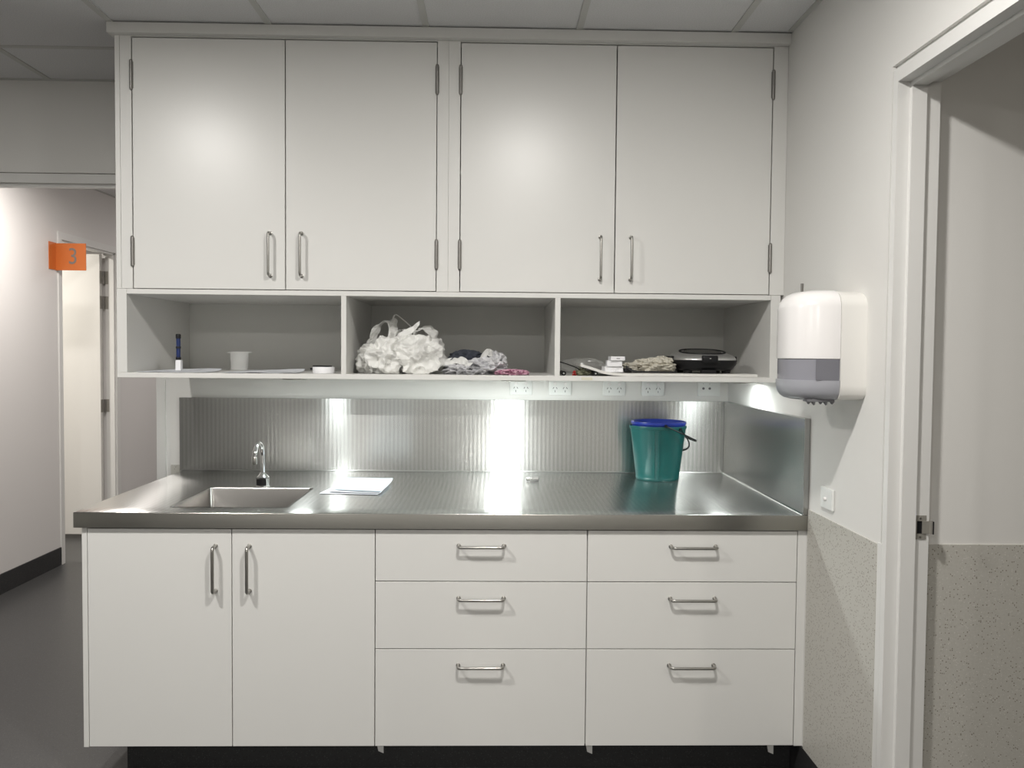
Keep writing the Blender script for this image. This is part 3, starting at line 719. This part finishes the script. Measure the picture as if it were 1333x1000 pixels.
ribbon(bm, spline([(-.405, 3.33, FL+.185), (-.395, 3.33, FL+.225), (-.382, 3.34, FL+.229), (-.340, 3.34, FL+.195), (-.310, 3.34, FL+.165)]), (.3, .9, .1), .012, .0012, .002, 4, 3)
obj('loop_handle', bm, M['bag'], t)
bm = bmesh.new()
ribbon(bm, spline([(-.375, 3.29, FL+.13), (-.350, 3.28, FL+.150), (-.318, 3.28, FL+.172), (-.288, 3.28, FL+.198)]), (0, .3, 1), .050, .0014, .006, 6, 6, [1-.028*k for k in range(25)])
ribbon(bm, spline([(-.320, 3.29, FL+.13), (-.300, 3.30, FL+.170), (-.268, 3.31, FL+.180), (-.238, 3.32, FL+.155), (-.226, 3.33, FL+.10), (-.222, 3.33, FL+.05)]), (.35, .9, .3), .060, .001, .010, 8, 6)
ribbon(bm, spline([(-.392, 3.31, FL+.12), (-.380, 3.31, FL+.155), (-.360, 3.32, FL+.172), (-.340, 3.31, FL+.160)]), (.3, .9, .2), .030, .001, .006, 9, 5)
obj('loop_handle', bm, M['bag'], t)

t = thing('crumpled_bag', 'flattened grey-white plastic bag with dark cloth inside, middle cubby', 'bag', (-.10, 3.34, FL))
bm = bmesh.new()
crumple(bm, (-.120, 3.30, FL+.016), (.070, .10, .022), 11, .30, 2.0, 5, FL)
crumple(bm, (-.030, 3.32, FL+.026), (.076, .11, .036), 12, .30, 1.9, 5, FL)
crumple(bm, (.005, 3.36, FL+.050), (.042, .06, .036), 13, .35, 1.9, 4, FL)
obj('film_body', bm, M['bag2'], t)
bm = bmesh.new()
ribbon(bm, spline([(-.195, 3.29, FL+.045), (-.16, 3.28, FL+.050), (-.125, 3.26, FL+.052), (-.095, 3.25, FL+.040)]), (0, .5, .8), .032, .001, .008, 3, 6)
ribbon(bm, spline([(-.045, 3.28, FL+.05), (-.030, 3.28, FL+.085), (-.018, 3.29, FL+.098), (-.012, 3.30, FL+.07)]), (.7, .5, 0), .022, .001, .008, 5, 5)
ribbon(bm, spline([(-.11, 3.22, FL+.012), (-.098, 3.21, FL+.035), (-.085, 3.22, FL+.045)]), (1, .2, 0), .02, .001, .004, 7, 4)
obj('film_flap', bm, M['bag'], t)
bm = bmesh.new(); crumple(bm, (-.105, 3.34, FL+.060), (.066, .06, .030), 21, .30, 1.5, 4, FL+.01); crumple(bm, (-.045, 3.33, FL+.052), (.036, .05, .026), 22, .3, 1.8, 4, FL+.01)
obj('dark_cloth', bm, M['navy'], t)
bm = bmesh.new(); crumple(bm, (.070, 3.20, FL+.008), (.056, .040, .0125), 31, .35, 2.4, 5, FL)
o = obj('wrapper', bm, M['pink']); tag(origin(o, (.07, 3.2, FL)), 'small crumpled pink patterned packet at the shelf edge', 'packet')

# ================================================================== right cubby
# white foam sheet, its left end curling up
pr = spline([(.330, 0, FL+.040), (.372, 0, FL+.028), (.425, 0, FL+.012), (.49, 0, FL+.0055), (.60, 0, FL+.0055), (.80, 0, FL+.0055), (1.005, 0, FL+.0055)], 6)
bm = bmesh.new()
ribbon(bm, [Vector((p.x, 3.31, p.z)) for p in pr], (0, 1, 0), .29, .010, 0, 0, 4)
o = obj('foam_sheet', bm, M['foam'], smooth=True)
tag(origin(o, (.67, 3.31, FL)), 'white padded sheet with curled left end lying under the sandwich press', 'sheet')
ZF = FL+.0115
# sandwich press
cx, cy = .832, 3.325
t = thing('sandwich_press', 'black sandwich press with silver domed lid and black latch', 'appliance', (cx, cy, ZF)); PRESS = t
obj('lower_body', rings_mesh([sell(cx, cy, ZF+.010, .098, .100, 3.2), sell(cx, cy, ZF+.014, .106, .110, 3.2), sell(cx, cy, ZF+.032, .122, .122, 3.0), sell(cx, cy, ZF+.048, .127, .126, 3.0), sell(cx, cy, ZF+.0505, .127, .126, 3.0)]), M['black'], t, smooth=True)
obj('lid', rings_mesh([sell(cx, cy, ZF+.0510, .123, .123, 3.0), sell(cx, cy, ZF+.056, .1235, .1235, 3.0), sell(cx, cy, ZF+.066, .120, .120, 2.9), sell(cx, cy, ZF+.074, .110, .112, 2.7), sell(cx, cy, ZF+.080, .096, .10, 2.4), sell(cx, cy, ZF+.083, .080, .085, 2.2), sell(cx, cy, ZF+.0835, .04, .04, 2.0)]), M['silver'], t, smooth=True)
def tilt(o):
    for v in o.data.vertices:
        k = max(0, min(1, (v.co.z-.0505)/.03)); v.co.z += k*.013*v.co.y/.12
bm = bmesh.new(); pts = sell(cx, cy+.005, ZF+.0835, .088, .090, 2.2, 40); tube(bm, pts+[pts[0], pts[1]], .0035, 8, cap=False)
obj('lid_ring', bm, M['black'], t, smooth=True)
obj('lid_inset', rings_mesh([sell(cx, cy+.003, ZF+.0815, .075, .080, 2.1), sell(cx, cy+.003, ZF+.0848, .072, .077, 2.1), sell(cx, cy+.003, ZF+.0850, .02, .02, 2.0)]), M['tintgrey'], t, smooth=True)
obj('latch', B(cx-.032, cx+.028, cy-.138, cy-.112, ZF+.040, ZF+.069, bev=.005, seg=3), M['black'], t, smooth=True)
obj('latch_mark', B(cx-.006, cx+.000, cy-.1384, cy-.1378, ZF+.057, ZF+.0585), M['plate'], t)
for o in t.children:
    if o.name.startswith('lid'): tilt(o)
for sx, sy in ((-1, -1), (1, -1), (-1, 1), (1, 1)):
    obj('foot', Lt([(.016, 0), (.018, .012)], (cx+sx*.075, cy+sy*.075, ZF), 16), M['black'], t)
obj('front_foot', B(cx-.030, cx+.026, cy-.118, cy-.09, ZF, ZF+.014, bev=.002), M['black'], t)
for s in (-1, 1): obj('hinge_arm', B(cx+s*.124-.006, cx+s*.124+.006, cy-.03, cy+.08, ZF+.036, ZF+.066, bev=.003), M['black'], t)
# small boxes
for i, (x0, x1, z0, h, y0, y1, rz, lab) in enumerate(((.428, .500, 0, .022, 3.225, 3.30, 3, 'crumpled white box at the bottom of the small stack'),
        (.438, .496, .0225, .0225, 3.215, 3.27, -2, 'white box in the middle of the small stack'), (.448, .503, .0455, .0155, 3.205, 3.26, 4, 'flat white box with tiny print on top of the small stack'))):
    bm = B(x0, x1, y0, y1, ZF+.0015+z0, ZF+.0015+z0+h, bev=.0012)
    if i == 0:
        bmesh.ops.subdivide_edges(bm, edges=bm.edges, cuts=4, use_grid_fill=True)
        for v in bm.verts:
            if ZF+.004 < v.co.z < ZF+.020: v.co += Vector((1, 1, 0))*.004*noise.noise(v.co*90)
    bmesh.ops.rotate(bm, verts=bm.verts, cent=((x0+x1)/2, (y0+y1)/2, 0), matrix=Matrix.Rotation(R(rz), 3, 'Z'))
    o = obj('small_box', bm, M['box']); origin(o, ((x0+x1)/2, (y0+y1)/2, ZF+.0015+z0)); tag(o, lab, 'box', 'small white boxes in the right cubby')
    if i == 2:
        m4 = Matrix.Translation(((x0+x1)/2, (y0+y1)/2, 0)) @ Matrix.Rotation(R(rz), 4, 'Z') @ Matrix.Translation((-(x0+x1)/2, -(y0+y1)/2, 0))
        b2 = Bs(*[(x0+.022+k*.0034, x0+.0245+k*.0034, y0-.0004, y0+.0002, ZF+z0+.0075, ZF+z0+.0102) for k in range(4)])
        bmesh.ops.transform(b2, matrix=m4, verts=b2.verts); obj('print', b2, M['black'], o)
# beige cloth
bm = bmesh.new()
crumple(bm, (.635, 3.30, ZF+.028), (.075, .07, .027), 41, .28, 2.0, 5, ZF+.0035); crumple(bm, (.555, 3.31, ZF+.020), (.050, .06, .018), 42, .30, 2.0, 4, ZF+.0035); crumple(bm, (.670, 3.31, ZF+.036), (.036, .05, .026), 43, .3, 2, 4, ZF+.0035)
o = obj('cloth', bm, M['cloth']); tag(origin(o, (.62, 3.3, ZF)), 'crumpled beige cloth between the white boxes and the sandwich press', 'cloth')
# power cord of the press
obj('power_cord', T(spline([(.512, 3.23, ZF+.026), (.522, 3.225, ZF+.014), (.545, 3.22, ZF+.006), (.60, 3.205, ZF+.0045), (.66, 3.20, ZF+.0045), (.700, 3.205, ZF+.005), (.712, 3.26, ZF+.014)]), .0035, 8), M['black'], PRESS, smooth=True)
obj('plug', B(.508, .536, 3.232, 3.262, ZF+.001, ZF+.018, bev=.004), M['black'], PRESS, smooth=True)
# two black tubes, end on
for x, lab in ((.267, 'black hollow tube lying end-on against the cubby divider'), (.388, 'black hollow tube lying end-on below the curled sheet')):
    t = thing('black_tube', lab, 'tube', (x, 3.20, FL), 'black hollow tubes in the right cubby')
    obj('tube_wall', Lt([(.0085, 0), (.0085, .12), (.0048, .12), (.0048, 0), (.0085, 0)], (x, 3.165, FL+.0088), 24, 'Y', cap0=False, cap1=False), M['black'], t, smooth=True)
    obj('core', Lt([(.0028, .004), (.0028, .11)], (x, 3.165, FL+.0088), 12, 'Y'), M['plate'], t)
o = obj('red_clip', Bs((.306, .314, 3.20, 3.21, FL, FL+.018), (.302, .318, 3.20, 3.212, FL, FL+.005), (.303, .3155, 3.20, 3.210, FL+.009, FL+.0125)), M['red']); tag(origin(o, (.31, 3.205, FL)), 'tiny red plastic clip at the left of the right cubby', 'clip')
random.seed(5); bm = bmesh.new()
for k in range(26):
    a = Vector((.325+random.random()*.045, 3.20+random.random()*.05, FL+.002+random.random()*.01)); b = a+Vector((random.uniform(-.03, .03), random.uniform(-.02, .03), random.uniform(.0, .026)))
    c_ = (a+b)/2+Vector((random.uniform(-.01, .01), 0, random.uniform(0, .006))); tube(bm, spline([a, c_, b], 3), .0011, 5)
crumple(bm, (.345, 3.23, FL+.010), (.026, .03, .010), 51, .4, 2.2, 3, FL)
o = obj('twine_tangle', bm, M['twig']); tag(origin(o, (.345, 3.22, FL)), 'loose tangle of grey-green twine beside the curled sheet', 'twine', kind='stuff')
bm = bmesh.new(); crumple(bm, (.36, 3.42, FL+.034), (.085, .07, .030), 61, .22, 1.6, 4, FL+.0)
o = obj('clear_bag', bm, M['clear']); tag(origin(o, (.36, 3.42, FL)), 'clear plastic bag lying behind the twine in the right cubby', 'bag')
o = obj('thin_cable', T(spline([(.253, 3.25, FL+.052), (.285, 3.25, FL+.043), (.32, 3.25, FL+.03), (.335, 3.24, FL+.020)]), .002, 8), M['black'], smooth=True)
tag(origin(o, (.29, 3.25, FL+.02)), 'thin black cable leaning on the left divider of the right cubby', 'cable')
